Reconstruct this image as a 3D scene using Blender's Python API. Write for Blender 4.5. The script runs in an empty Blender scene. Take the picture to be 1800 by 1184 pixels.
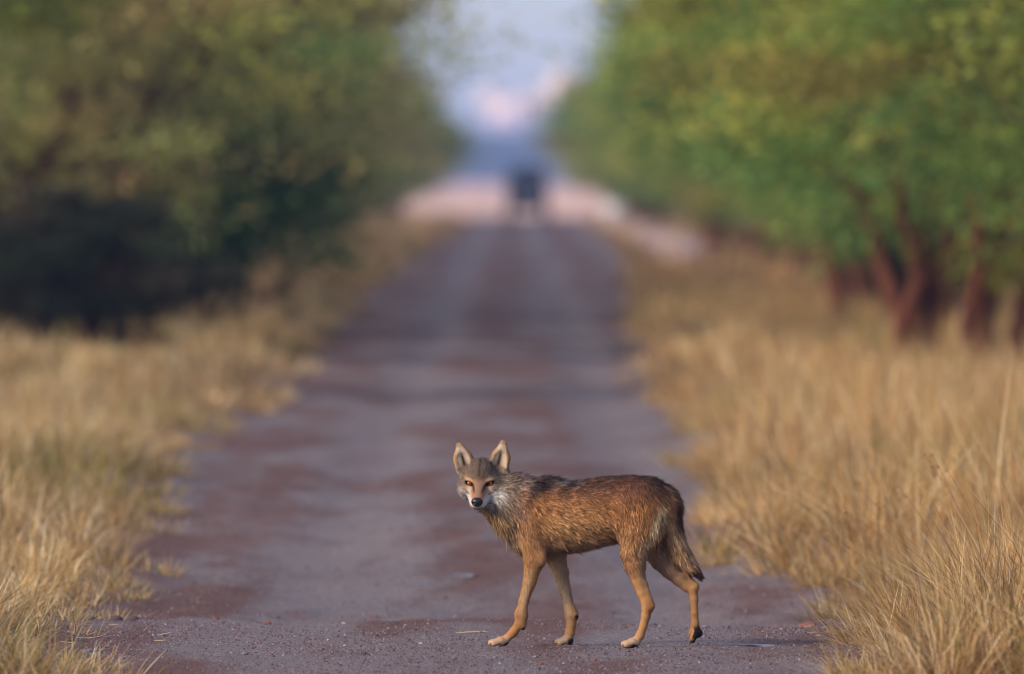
import bpy, bmesh, math, random
import numpy as np
from mathutils import Vector, Matrix

# ------------------------------------------------------------------ camera, sky, sun, exposure
S = bpy.context.scene
COL = S.collection
CAM_H = 1.93
FPX = 25000.0                                   # focal length in photo pixels (500 mm on 36 mm, 1800 px)
cam_d = bpy.data.cameras.new('camera')
cam_d.lens = 500.0; cam_d.sensor_width = 36.0; cam_d.sensor_fit = 'HORIZONTAL'
cam_d.clip_start = 0.5; cam_d.clip_end = 120000.0
cam_d.dof.use_dof = True; cam_d.dof.focus_distance = 58.15; cam_d.dof.aperture_fstop = 3.7
cam_d.dof.aperture_blades = 0
cam = bpy.data.objects.new('camera', cam_d); COL.objects.link(cam)
cam.location = (0, 0, CAM_H)
cam.rotation_euler = (math.radians(90 - math.degrees(math.atan(285 / FPX))), 0, 0)
S.camera = cam

SUN_EL, SUN_AZ = 24.0, 232.0                    # degrees; azimuth clockwise from +Y: from the left, a little behind the camera
world = bpy.data.worlds.new('World'); S.world = world; world.use_nodes = True
wn = world.node_tree.nodes; wl = world.node_tree.links
bgn = wn['Background']
sky = wn.new('ShaderNodeTexSky'); sky.sky_type = 'NISHITA'; sky.sun_disc = False
sky.sun_elevation = math.radians(SUN_EL); sky.sun_rotation = math.radians(SUN_AZ)
sky.air_density = 1.0; sky.dust_density = 0.6; sky.ozone_density = 1.5
# thin evening overcast over the clear sky, the same all round
wtc = wn.new('ShaderNodeTexCoord'); wmp = wn.new('ShaderNodeMapping'); wmp.inputs['Scale'].default_value = (3, 3, 14)
wnz = wn.new('ShaderNodeTexNoise'); wnz.inputs['Scale'].default_value = 1.6; wnz.inputs['Detail'].default_value = 7
wcl = wn.new('ShaderNodeMix'); wcl.data_type = 'RGBA'; wcl.inputs[6].default_value = (.60, .80, 1.40, 1); wcl.inputs[7].default_value = (.88, 1.00, 1.50, 1)
wmx = wn.new('ShaderNodeMix'); wmx.data_type = 'RGBA'; wmx.inputs[0].default_value = .86
wl.new(wtc.outputs['Generated'], wmp.inputs['Vector']); wl.new(wmp.outputs[0], wnz.inputs['Vector']); wl.new(wnz.outputs['Fac'], wcl.inputs[0])
wl.new(sky.outputs[0], wmx.inputs[6]); wl.new(wcl.outputs[2], wmx.inputs[7])
wl.new(wmx.outputs[2], bgn.inputs['Color']); bgn.inputs['Strength'].default_value = 0.13
sun_d = bpy.data.lights.new('sun', 'SUN'); sun_d.energy = 1.5; sun_d.angle = math.radians(30)
sun_d.color = (1.0, 0.83, 0.68)
sun = bpy.data.objects.new('sun', sun_d); COL.objects.link(sun)
az, el = math.radians(SUN_AZ), math.radians(SUN_EL)
SUNV = Vector((math.sin(az) * math.cos(el), math.cos(az) * math.cos(el), math.sin(el)))
sun.rotation_euler = SUNV.to_track_quat('Z', 'Y').to_euler()
S.view_settings.view_transform = 'Standard'; S.view_settings.look = 'None'
S.view_settings.exposure = 1.76; S.view_settings.gamma = 1.0; S.view_settings.use_curve_mapping = False
S.render.engine = 'CYCLES'
S.cycles.use_denoising = True
S.cycles.pixel_filter_type = 'BLACKMAN_HARRIS'; S.cycles.filter_width = 1.1
S.cycles.max_bounces = 8; S.cycles.transparent_max_bounces = 8
S.cycles.volume_bounces = 1

rng = np.random.default_rng(7)

# ------------------------------------------------------------------ helpers
def lin(r, g, b, k=1.0):
    """sRGB 0..255 to linear"""
    o = []
    for c in (r, g, b):
        c /= 255.0
        o.append(k * (c / 12.92 if c <= 0.04045 else ((c + 0.055) / 1.055) ** 2.4))
    return np.array(o)

def mesh_np(name, V, T, attrs=None, mat=None, smooth=False):
    """V (n,3), T (m,3 or 4) numpy; attrs name -> (type, array per vertex)"""
    me = bpy.data.meshes.new(name)
    V = np.ascontiguousarray(V, dtype=np.float32); T = np.ascontiguousarray(T, dtype=np.int32)
    k = T.shape[1]
    me.vertices.add(len(V)); me.vertices.foreach_set('co', V.ravel())
    me.loops.add(T.size); me.loops.foreach_set('vertex_index', T.ravel())
    me.polygons.add(len(T)); me.polygons.foreach_set('loop_start', np.arange(0, T.size, k, dtype=np.int32))
    if smooth: me.polygons.foreach_set('use_smooth', np.ones(len(T), dtype=bool))
    me.update(calc_edges=True)
    for an, arr in (attrs or {}).items():
        arr = np.asarray(arr, dtype=np.float32)
        if an.startswith('n_'):
            a = me.attributes.new(an, 'FLOAT_VECTOR', 'POINT'); a.data.foreach_set('vector', np.ascontiguousarray(arr).ravel())
        else:
            a = me.attributes.new(an, 'FLOAT_COLOR', 'POINT')
            rgba = np.ones((len(V), 4), dtype=np.float32); rgba[:, :3] = arr
            a.data.foreach_set('color', rgba.ravel())
    if mat: me.materials.append(mat)
    return me

def link(name, me, parent=None, loc=None, rz=0.0):
    o = bpy.data.objects.new(name, me); COL.objects.link(o)
    if parent is not None: o.parent = parent
    if loc is not None: o.location = loc
    if rz: o.rotation_euler.z = rz
    return o

def tag(o, label=None, cat=None, group=None, kind=None):
    if label: o['label'] = label
    if cat: o['category'] = cat
    if group: o['group'] = group
    if kind: o['kind'] = kind
    return o

def new_mat(name, rough=0.8, spec=0.2):
    m = bpy.data.materials.new(name); m.use_nodes = True
    b = m.node_tree.nodes['Principled BSDF']
    b.inputs['Roughness'].default_value = rough; b.inputs['Specular IOR Level'].default_value = spec
    return m, m.node_tree.nodes, m.node_tree.links, b

def flat_mat(name, col, rough=0.6, spec=0.3, metal=0.0, noise=0.15, scale=30.0):
    m, n, l, b = new_mat(name, rough, spec)
    b.inputs['Metallic'].default_value = metal
    tc = n.new('ShaderNodeTexCoord'); nz = n.new('ShaderNodeTexNoise'); nz.inputs['Scale'].default_value = scale
    nz.inputs['Detail'].default_value = 5
    mx = n.new('ShaderNodeMix'); mx.data_type = 'RGBA'
    mx.inputs[6].default_value = (*[c * (1 - noise) for c in col], 1); mx.inputs[7].default_value = (*[min(1, c * (1 + noise)) for c in col], 1)
    l.new(tc.outputs['Object'], nz.inputs['Vector']); l.new(nz.outputs['Fac'], mx.inputs[0]); l.new(mx.outputs[2], b.inputs['Base Color'])
    return m

def blade_mat(name, translucent=0.35, rough=0.75, spec=0.15, normal=False):
    """colour comes from each blade's own colour attribute"""
    m, n, l, b = new_mat(name, rough, spec)
    at = n.new('ShaderNodeAttribute'); at.attribute_name = 'Col'
    l.new(at.outputs['Color'], b.inputs['Base Color'])
    if normal:
        an = n.new('ShaderNodeAttribute'); an.attribute_name = 'n_fur'
        vt = n.new('ShaderNodeVectorTransform'); vt.vector_type = 'NORMAL'; vt.convert_from = 'OBJECT'; vt.convert_to = 'WORLD'
        l.new(an.outputs['Vector'], vt.inputs[0]); l.new(vt.outputs[0], b.inputs['Normal'])
    if translucent > 0:
        tr = n.new('ShaderNodeBsdfTranslucent'); l.new(at.outputs['Color'], tr.inputs['Color'])
        mx = n.new('ShaderNodeMixShader'); mx.inputs[0].default_value = translucent
        l.new(b.outputs[0], mx.inputs[1]); l.new(tr.outputs[0], mx.inputs[2])
        l.new(mx.outputs[0], n['Material Output'].inputs['Surface'])
    return m

def unit(a):
    return a / np.maximum(np.linalg.norm(a, axis=-1, keepdims=True), 1e-9)

def blades(P, D, L, W, side, bend, croot, ctip, nrm=None):
    """n tapering blades: 5 points, 3 triangles each"""
    n = len(P); L = L[:, None]; W = W[:, None]
    def at(t): return P + D * L * t + bend * L * t * t
    V = np.empty((n, 5, 3)); m = at(0.5)
    V[:, 0] = P - side * W * .5; V[:, 1] = P + side * W * .5
    V[:, 2] = m - side * W * .42; V[:, 3] = m + side * W * .42; V[:, 4] = at(1.0)
    b = (np.arange(n) * 5)[:, None, None]
    T = (b + np.array([[0, 1, 3], [0, 3, 2], [2, 3, 4]])[None]).reshape(-1, 3)
    C = np.empty((n, 5, 3)); C[:, 0] = croot; C[:, 1] = croot
    C[:, 2] = C[:, 3] = croot * .45 + ctip * .55; C[:, 4] = ctip
    A = {'Col': np.clip(C.reshape(-1, 3), 0, 1)}
    if nrm is not None: A['n_fur'] = np.repeat(nrm, 5, axis=0)
    return V.reshape(-1, 3), T, A

def vnoise(x, y, seed=0):
    """smooth value noise, vectorised"""
    x = np.asarray(x, float); y = np.asarray(y, float)
    xi = np.floor(x).astype(np.int64); yi = np.floor(y).astype(np.int64); fx = x - xi; fy = y - yi
    fx = fx * fx * (3 - 2 * fx); fy = fy * fy * (3 - 2 * fy)
    def h(a, b):
        k = (a * 374761393 + b * 668265263 + seed * 974711) & 0x7fffffff
        k = ((k ^ (k >> 13)) * 1274126177) & 0x7fffffff
        return ((k ^ (k >> 16)) & 0xffff) / 65535.0
    return (h(xi, yi) * (1 - fx) + h(xi + 1, yi) * fx) * (1 - fy) + (h(xi, yi + 1) * (1 - fx) + h(xi + 1, yi + 1) * fx) * fy

def at_px(x, y):
    """photo pixel on flat ground -> ground point (X, Y)"""
    d = FPX * CAM_H / (y - 307.0)
    return (x - 900.0) / FPX * d, d

# ------------------------------------------------------------------ ground and road
# road edges read off the photograph (pixels where the track meets the verge)
LE = [(170, 1300), (165, 1184), (95, 1095), (265, 1045), (345, 900), (350, 770), (480, 712), (560, 640), (620, 560), (700, 480), (800, 410), (850, 380)]
RE = [(1480, 1300), (1505, 1184), (1555, 1130), (1440, 1035), (1265, 965), (1235, 850), (1225, 760), (1110, 690), (1120, 600), (1095, 550), (1100, 470), (1050, 410), (1010, 380)]
LEp = np.array([at_px(*p) for p in LE]); REp = np.array([at_px(*p) for p in RE])
def edge_l(Y): return np.interp(Y, LEp[:, 1], LEp[:, 0]) + .16 * (vnoise(Y * 1.3, Y * 0, 3) - .5) + .12 * (vnoise(Y * .45, Y * 0, 4) - .5)
def edge_r(Y): return np.interp(Y, REp[:, 1], REp[:, 0]) + .16 * (vnoise(Y * 1.3, Y * 0, 5) - .5) + .12 * (vnoise(Y * .45, Y * 0, 6) - .5)

def smooth01(a, b, x):
    t = np.clip((x - a) / (b - a), 0, 1); return t * t * (3 - 2 * t)
WOLF_Y = FPX * CAM_H / (1135 - 307.0)
def height(X, Y):
    """metres; about 0 where the wolf stands"""
    X = np.asarray(X, float); Y = np.asarray(Y, float)
    far = smooth01(60.0, 63.5, Y)
    near = 1 - smooth01(250, 400, Y)
    h = -.075 * smooth01(61.0, 64.0, Y + .9 * (vnoise(X * .8, Y * .1, 21) - .5) + .25 * X) * (1 - smooth01(67, 80, Y))
    h = h + far * near * (.10 * (vnoise(X * .35, Y * .09, 22) - .5) + .05 * (vnoise(X * .9, Y * .3, 23) - .5) + .02 * (vnoise(X * 2.2, Y * 1.1, 24) - .5))
    h = h + .018 * (vnoise(X * 5, Y * 3, 25) - .5) * (.5 + far) * (1 - smooth01(90, 140, Y))
    h = h + .008 * (vnoise(X * 17, Y * 11, 26) - .5) * (1 - smooth01(64, 75, Y))
    r = np.maximum(np.maximum(edge_l(Y) - X, X - edge_r(Y)), -1)
    h = h + .07 * smooth01(-.15, .5, r)                       # verges stand a little above the worn track
    return h - .035 * (np.exp(-((X - .75) / .28) ** 2) + np.exp(-((X + .95) / .3) ** 2)) * far * near

def sheet(xs, ys, fx=None):
    """grid of rows ys; fx(u, Y) -> X"""
    U, Yg = np.meshgrid(xs, ys)
    Xg = U if fx is None else fx(U, Yg)
    Zg = height(Xg, Yg)
    V = np.stack([Xg, Yg, Zg], -1).reshape(-1, 3)
    nx, ny = len(xs), len(ys)
    i = (np.arange(ny - 1)[:, None] * nx + np.arange(nx - 1)[None]).ravel()
    return V, np.stack([i, i + 1, i + nx + 1, i + nx], -1)

def soil_mat(name, road):
    m, n, l, b = new_mat(name, .92, .12)
    tc = n.new('ShaderNodeTexCoord')
    def noise(scale, vec, detail=6, rough=.6):
        mp = n.new('ShaderNodeMapping'); mp.inputs['Scale'].default_value = vec
        nz = n.new('ShaderNodeTexNoise'); nz.inputs['Scale'].default_value = scale; nz.inputs['Detail'].default_value = detail; nz.inputs['Roughness'].default_value = rough
        l.new(tc.outputs['Object'], mp.inputs['Vector']); l.new(mp.outputs[0], nz.inputs['Vector']); return nz.outputs['Fac']
    def ramp(fac, a, bb):
        r = n.new('ShaderNodeMapRange'); r.inputs['From Min'].default_value = a; r.inputs['From Max'].default_value = bb
        r.interpolation_type = 'SMOOTHSTEP'; l.new(fac, r.inputs['Value']); return r.outputs[0]
    def mix(fac, a, bb, mode='MIX'):
        x = n.new('ShaderNodeMix'); x.data_type = 'RGBA'; x.blend_type = mode
        if isinstance(fac, float): x.inputs[0].default_value = fac
        else: l.new(fac, x.inputs[0])
        for s, v in ((6, a), (7, bb)):
            if isinstance(v, np.ndarray): x.inputs[s].default_value = (*v, 1)
            else: l.new(v, x.inputs[s])
        return x.outputs[2]
    def math_(op, a, bb):
        x = n.new('ShaderNodeMath'); x.operation = op
        for s, v in ((0, a), (1, bb)):
            if isinstance(v, float): x.inputs[s].default_value = v
            else: l.new(v, x.inputs[s])
        return x.outputs[0]
    sep = n.new('ShaderNodeSeparateXYZ'); l.new(tc.outputs['Object'], sep.inputs[0])
    fine = noise(70, (1, .5, 1), 4, .7)
    if road:
        grey = mix(noise(2.2, (1, .35, 1)), lin(130, 119, 117), lin(150, 139, 137))
        red = mix(noise(3.1, (1, .3, 1)), lin(104, 74, 64), lin(130, 98, 86))
        # red mud stays between and beside the wheel tracks, pale gravel lies in them
        tr = n.new('ShaderNodeMath'); tr.operation = 'PINGPONG'; tr.inputs[1].default_value = .85
        off = math_('ADD', sep.outputs[0], .12); l.new(off, tr.inputs[0])
        track = ramp(tr.outputs[0], .25, .8)
        patch = math_('ADD', math_('MULTIPLY', noise(1.15, (1, .13, 1), 6, .62), 1.0), math_('MULTIPLY', track, -.13))
        c = mix(ramp(patch, .36, .58), grey, red)
        dark = ramp(noise(1.7, (1, .22, 1), 5, .65), .55, .72)
        c = mix(math_('MULTIPLY', dark, .35), c, lin(88, 64, 66))
        c = mix(ramp(fine, .32, .68), mix(.62, c, lin(64, 48, 48)), c)
        c = mix(math_('MULTIPLY', ramp(noise(110, (1, .6, 1), 3), .58, .72), .6), c, lin(166, 152, 154))
    else:
        straw = mix(noise(1.5, (1, .4, 1)), lin(136, 106, 76), lin(164, 130, 92))
        soil = mix(noise(2.2, (1, .4, 1)), lin(92, 66, 56), lin(120, 90, 76))
        c = mix(ramp(noise(.9, (1, .3, 1)), .42, .6), straw, soil)
        c = mix(ramp(fine, .3, .7), mix(.4, c, lin(80, 60, 50)), c)
        pale = mix(noise(.02, (1, .3, 1)), lin(216, 172, 146), lin(232, 194, 168))
        wob = math_('ADD', sep.outputs[1], math_('MULTIPLY', noise(.05, (1, 1, 1)), 60.0))
        c = mix(ramp(wob, 640.0, 680.0), c, pale)            # open bare field past the end of the trees
    l.new(c, b.inputs['Base Color'])
    bp0 = n.new('ShaderNodeBump'); bp0.inputs['Strength'].default_value = 1.0; bp0.inputs['Distance'].default_value = .022
    l.new(noise(22, (1, .7, 1), 6, .68), bp0.inputs['Height'])
    bp = n.new('ShaderNodeBump'); bp.inputs['Strength'].default_value = .9; bp.inputs['Distance'].default_value = .007
    l.new(bp0.outputs[0], bp.inputs['Normal']); l.new(fine, bp.inputs['Height']); l.new(bp.outputs[0], b.inputs['Normal'])
    return m

M_road = soil_mat('gravel_track', True); M_ground = soil_mat('dry_verge_soil', False)
ys = np.concatenate([np.arange(40, 54, .25), np.arange(54, 66, .03), np.arange(66, 90, .12), np.arange(90, 200, .6), np.geomspace(200, 660, 90)])
V, T = sheet(np.linspace(0, 1, 130), ys, lambda u, Y: (edge_l(Y) - .25) * (1 - u) + (edge_r(Y) + .25) * u)
u = np.tile(np.linspace(0, 1, 130), len(ys)); w_ = np.abs(u - .5) * 2
V[:, 2] -= .05 * smooth01(.93, 1.0, w_)                                        # the track's rim dives under the verge
tag(link('road', mesh_np('road', V, T, mat=M_road, smooth=True)), kind='structure')
ysg = np.concatenate([[-300, 0, 20, 40], np.arange(50, 72, .16), np.arange(72, 110, .5), np.arange(110, 260, 1.5), np.geomspace(260, 6000, 70)])
xsg = np.concatenate([-np.geomspace(5, 4000, 26)[::-1], np.arange(-4.9, 4.95, .1), np.geomspace(5, 4000, 26)])
V, T = sheet(xsg, ysg)
on = smooth01(.0, .25, np.minimum(V[:, 0] - edge_l(V[:, 1]), edge_r(V[:, 1]) - V[:, 0])) * (V[:, 1] < 665)
V[:, 2] -= .06 * on + .012
tag(link('ground', mesh_np('ground', V, T, mat=M_ground, smooth=True)), kind='structure')

# ------------------------------------------------------------------ the wolf
ZU = 1209.5                                    # drawing units per metre; drawing origin (733, 1113) is the ground under the belly
def zx(v): return (v - 733.0) / ZU
def zz(v): return (1113.0 - v) / ZU
def axis_y(x): return -.20 * x                 # the wolf stands a little turned, head end farther
GRP = None
PR = []                                        # primitives: dict(kind, ..., flow, length, lift)
def cone(a, b, ra, rb, sy=1.0, k=.03, flow=None, L=.03, lift=.35, neg=False):
    a = np.array(a, float); b = np.array(b, float)
    if flow is None: flow = unit(b - a)
    PR.append(dict(t='c', a=a, b=b, ra=ra, rb=rb, sy=sy, k=k, flow=np.array(flow, float), L=L, lift=lift, neg=neg, g=GRP))
def ell(c, r, k=.03, flow=(1, 0, -.4), L=.03, lift=.35, neg=False, R=None):
    PR.append(dict(t='e', c=np.array(c, float), r=np.array(r, float), k=k, flow=np.array(flow, float), L=L, lift=lift, neg=neg, R=R, g=GRP))
def pdist(p, X):
    if p['t'] == 'c':
        ab = p['b'] - p['a']; q = X - p['a']
        t = np.clip((q @ ab) / max(ab @ ab, 1e-9), 0, 1)
        d = q - t[..., None] * ab; sy = p['sy']
        if sy != 1.0: d = d / np.array([1, sy, 1])
        e = np.linalg.norm(d, axis=-1) - (p['ra'] + (p['rb'] - p['ra']) * t)
        return e * (min(1.0, sy) ** .5)
    q = X - p['c']
    if p['R'] is not None: q = q @ p['R']
    k0 = np.linalg.norm(q / p['r'], axis=-1); k1 = np.linalg.norm(q / p['r'] ** 2, axis=-1)
    return k0 * (k0 - 1) / np.maximum(k1, 1e-6)
def P3(x, z, dy=0.0):
    X = zx(x); return (X, axis_y(X) + dy, zz(z))

# torso: stations (x, top, bottom, half width in m)
TS = [(462, 306, 560, .078), (520, 312, 622, .094), (600, 318, 636, .104), (700, 312, 630, .104), (800, 300, 606, .096), (900, 288, 580, .084), (1000, 284, 560, .086), (1085, 292, 525, .084), (1150, 335, 490, .06)]
for i in range(len(TS) - 1):
    (x0, t0, b0, w0), (x1, t1, b1, w1) = TS[i], TS[i + 1]
    r0, r1 = (b0 - t0) / 2 / ZU, (b1 - t1) / 2 / ZU
    cone(P3(x0, (t0 + b0) / 2), P3(x1, (t1 + b1) / 2), r0, r1, sy=(w0 / r0 + w1 / r1) / 2, k=.04, flow=(1, 0, -.38), L=.026, lift=.28)
# neck, bending from the shoulders to the turned head
EYE = np.array([zx(235), -.035, zz(303)])
cone(P3(520, 440), (zx(395), .030, zz(392)), .108, .096, sy=.80, k=.05, flow=(1, 0, -.55), L=.036, lift=.4)
cone((zx(395), .030, zz(392)), (zx(275), .030, zz(345)), .096, .078, sy=.95, k=.04, flow=(1, 0, -.6), L=.034, lift=.4)
ell((zx(385), .015, zz(460)), (.055, .06, .075), k=.04, flow=(.45, 0, -1), L=.05, lift=.4)             # throat ruff
ell(P3(450, 560, 0), (.05, .062, .075), k=.05, flow=(.3, 0, -1), L=.03)                                  # breastbone
for s in (-1, 1):
    ell(P3(505, 470, s * .066), (.072, .045, .125), k=.04, flow=(.45, 0, -1), L=.020, lift=.28)                    # shoulder
    ell(P3(1035, 455, s * .058), (.092, .050, .135), k=.045, flow=(.45, 0, -1), L=.020, lift=.28)                  # haunch
ell(P3(560, 335, 0), (.07, .045, .035), k=.04, flow=(1, 0, -.2), L=.05, lift=.5)                         # withers
NG = [0]
def begin():
    global GRP
    NG[0] += 1; GRP = NG[0]
def end():
    global GRP
    GRP = None
def chain(st, dy, k=.022, flow=None, L=(.014, .007), sy0=1.0):
    for i in range(len(st) - 1):
        (x0, z0, r0), (x1, z1, r1) = st[i], st[i + 1]; r0 += 1.5; r1 += 1.5; f = i / max(1, len(st) - 2)
        d0 = dy if np.isscalar(dy) else np.interp(i, [0, len(st) - 1], dy); d1 = dy if np.isscalar(dy) else np.interp(i + 1, [0, len(st) - 1], dy)
        cone(P3(x0, z0, d0), P3(x1, z1, d1), r0 / ZU, r1 / ZU, sy=sy0 + (1 - sy0) * f, k=k, flow=flow, L=L[0] + (L[1] - L[0]) * f, lift=.25)
CLAW = []

def paw(x, z, dy, d=(-1, 0), spread=.0165, length=60, lift=.0, r=.0165):
    """four toes ahead of the pad; d is the pointing direction in the drawing plane"""
    c = np.array(P3(x, z, dy)); f = np.array([d[0], 0, d[1]]); f = f / np.linalg.norm(f)
    ell(c, (.030, .031, .021), k=.012, flow=f, L=.006, lift=.2)
    for j, o in enumerate((-1.5, -.5, .5, 1.5)):
        fw = length / ZU * (1.0 if abs(o) < 1 else .72)
        t = c + f * fw + np.array([0, o * spread, 0]); t[2] = max(t[2] - .006, .0125) if d[1] == 0 else t[2]
        cone(c + np.array([0, o * spread * .8, .004]), t, .0135, .0140, k=.0025, flow=f, L=.005, lift=.2)
        CLAW.append((t + f * .009 + np.array([0, 0, -.001]), f))
NF, FF, NH, FH = -.082, .082, -.080, .080
begin(); chain([(495, 500, 76), (500, 610, 62), (503, 690, 46), (482, 790, 31), (452, 890, 23), (440, 955, 24), (432, 1000, 22), (402, 1042, 20), (368, 1074, 19)], (NF + .01, NF), sy0=.62)
paw(343, 1088, NF, length=52)
ell(P3(449, 1019, NF), (.009, .009, .010), k=.006, flow=(0, 0, -1), L=.004)
end(); begin(); chain([(560, 560, 72), (608, 660, 50), (638, 750, 34), (660, 850, 26), (678, 920, 24), (690, 962, 25), (688, 1010, 22), (682, 1050, 22), (672, 1080, 20)], (FF - .01, FF), sy0=.62)
paw(664, 1089, FF, length=42)
ell(P3(712, 968, FF - .012), (.009, .009, .009), k=.006, flow=(0, 0, -1), L=.004)
end(); begin(); chain([(1030, 440, 100), (1005, 560, 84), (996, 650, 62), (1003, 710, 48), (1022, 790, 32), (1038, 845, 23)], (NH + .02, NH), sy0=.55, L=(.022, .008))
chain([(1038, 845, 23), (1058, 890, 24), (1064, 918, 26), (1056, 960, 21), (1044, 1010, 18), (1028, 1055, 19), (1008, 1082, 19)], NH, L=(.008, .006))
ell(P3(1080, 912, NH), (.012, .010, .014), k=.014, flow=(0, 0, -1), L=.006)
paw(995, 1090, NH, length=46)
end(); begin(); chain([(1060, 460, 96), (1090, 600, 78), (1135, 680, 54), (1180, 735, 42), (1225, 780, 33), (1262, 815, 26)], (FH - .02, FH), sy0=.55, L=(.02, .008))
chain([(1262, 815, 26), (1290, 830, 24), (1297, 880, 19), (1299, 950, 17), (1301, 1000, 19), (1302, 1030, 24)], FH, L=(.008, .006))
ell(P3(1303, 820, FH), (.011, .010, .014), k=.014, flow=(0, 0, -1), L=.006)
paw(1304, 1048, FH, d=(-.45, -.9), length=36, r=.015)
end()
# joints: elbows, wrists, heel cords
for (jx, jz, dy, r) in ((540, 672, NF, (.020, .016, .030)), (440, 955, NF, (.0215, .020, .024)), (690, 958, FF, (.0215, .020, .024)), (452, 985, NF, (.009, .009, .018))):
    ell(P3(jx, jz, dy), r, k=.016, flow=(0, 0, -1), L=.008, lift=.25)
cone(P3(1056, 800, NH), P3(1086, 905, NH), .0050, .0080, k=.014, flow=(0, 0, -1), L=.008)
cone(P3(1262, 760, FH), P3(1306, 812, FH), .0075, .0085, k=.014, flow=(0, 0, -1), L=.008)
# britches and tail
ell(P3(1105, 500, NH + .028), (.030, .030, .085), k=.03, flow=(-.25, -.2, -1), L=.032, lift=.45)
begin()
TL = [(1138, 375, 52), (1176, 430, 50), (1187, 505, 47), (1204, 585, 45), (1236, 655, 40), (1276, 712, 30), (1316, 752, 14)]
for i in range(len(TL) - 1):
    (x0, z0, r0), (x1, z1, r1) = TL[i], TL[i + 1]
    cone(P3(x0, z0, .004 + .012 * i), P3(x1, z1, .004 + .012 * (i + 1)), r0 / ZU, r1 / ZU, k=.02, L=.040 - .002 * i, lift=.22)

end()
# head: local frame, u right of picture, f towards the camera, w up; origin between the eyes
Fw = unit(np.array([-.11, -.965, -.215])); Ru = unit(np.array([1, -.114, 0])); Uw = np.cross(Fw, Ru); Ru = np.cross(Uw, Fw)
Ru = unit(Ru); HR = np.stack([Ru, Fw, Uw], 1)                # columns: local axes
def H(u, f, w): return EYE + HR @ np.array([u, f, w])
def Hd(u, f, w): return HR @ np.array([u, f, w])
def hell(c, r, **k): ell(H(*c), r, R=HR, **k)
N_BODY = len(PR)
hell((0, -.068, .026), (.064, .080, .060), k=.03, flow=Hd(0, -.4, 1), L=.012, lift=.3)                  # cranium
hell((0, -.022, .026), (.046, .040, .036), k=.025, flow=Hd(0, -.3, 1), L=.009, lift=.3)                 # forehead
for s in (-1, 1):
    hell((s * .036, -.006, .019), (.020, .018, .010), k=.012, flow=Hd(s * .7, -.3, .7), L=.006, lift=.3)     # brow
    hell((s * .046, -.036, -.020), (.036, .050, .038), k=.025, flow=Hd(s * .8, -.6, -.25), L=.012, lift=.35)   # cheekbone
    hell((s * .066, -.078, -.030), (.030, .042, .046), k=.03, flow=Hd(s * .5, -.5, -.9), L=.018, lift=.35)  # cheek ruff
    cone(H(s * .018, .005, -.054), H(s * .0145, .080, -.068), .031, .0185, k=.016, flow=Hd(s * .3, -1, -.15), L=.008, lift=.3)     # flews
cone(H(0, -.005, -.016), H(0, .098, -.056), .034, .0225, k=.018, flow=Hd(0, -1, .2), L=.005, lift=.2)   # muzzle
cone(H(0, -.03, -.076), H(0, .066, -.086), .030, .0155, k=.016, flow=Hd(0, -1, -.3), L=.010, lift=.3)  # jaw
EARS = []
for s, b0, t0 in ((-1, (-.0630, -.074, .046), (-.0890, -.074, .1365)), (1, (.0680, -.074, .048), (.0915, -.074, .1455))):
    B, Tp = H(*b0), H(*t0); EARS.append((B, Tp)); d = Tp - B; mid = B + d * .42 + Hd(s * .002, 0, 0)
    cone(B, mid, .0465, .0365, sy=.46, k=.012, flow=unit(d), L=.008, lift=.12)
    cone(mid, Tp, .0365, .0165, sy=.46, k=.014, flow=unit(d), L=.008, lift=.12)
for (B, Tp), s in zip(EARS, (-1, 1)):
    o = Fw * .0185 + Hd(s * .002, 0, 0); d = Tp - B; mid = B + o + d * .42
    cone(B + o + d * .08, mid, .0330, .0285, sy=.50, k=.005, flow=unit(d), L=.012, lift=.5, neg=True)
    cone(mid, B + o + d * .88, .0285, .0100, sy=.50, k=.005, flow=unit(d), L=.012, lift=.5, neg=True)
EYES = [H(-.0430, -.0060, 0), H(.0430, -.0060, 0)]
for e, s in zip(EYES, (-1, 1)):
    a = math.radians(s * 14); tilt = HR @ np.array([[math.cos(a), 0, -math.sin(a)], [0, 1, 0], [math.sin(a), 0, math.cos(a)]])
    ell(e + Fw * .012 - Uw * .0008, (.0160, .014, .0068), k=.004, R=tilt, neg=True, flow=Fw, L=.002)

VOX = .0045
lo = np.array([-.57, -.26, -.012]); hi = np.array([.55, .26, .88])
dim = np.ceil((hi - lo) / VOX).astype(int) + 1
D = np.full(dim, .5, dtype=np.float32)
gx = [lo[i] + np.arange(dim[i]) * VOX for i in range(3)]
def apply(Dst, p, k):
    if p['t'] == 'c':
        m = max(p['ra'], p['rb']) * max(1, p['sy']) + p['k'] + .03
        a, b = np.minimum(p['a'], p['b']) - m, np.maximum(p['a'], p['b']) + m
    else:
        m = p['r'].max() + p['k'] + .03; a, b = p['c'] - m, p['c'] + m
    i0 = np.clip(((a - lo) / VOX).astype(int), 0, dim); i1 = np.clip(((b - lo) / VOX).astype(int) + 2, 0, dim)
    sl = tuple(slice(i0[j], i1[j]) for j in range(3))
    X = np.stack(np.meshgrid(*[gx[j][sl[j]] for j in range(3)], indexing='ij'), -1)
    d2 = pdist(p, X).astype(np.float32); d1 = Dst[sl]
    if p['neg']:
        h = np.clip(.5 - .5 * (d1 + d2) / k, 0, 1); Dst[sl] = d1 * (1 - h) - d2 * h + k * h * (1 - h)
    else:
        h = np.clip(.5 + .5 * (d1 - d2) / k, 0, 1); Dst[sl] = d1 * (1 - h) + d2 * h - k * h * (1 - h)
    return sl
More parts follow.
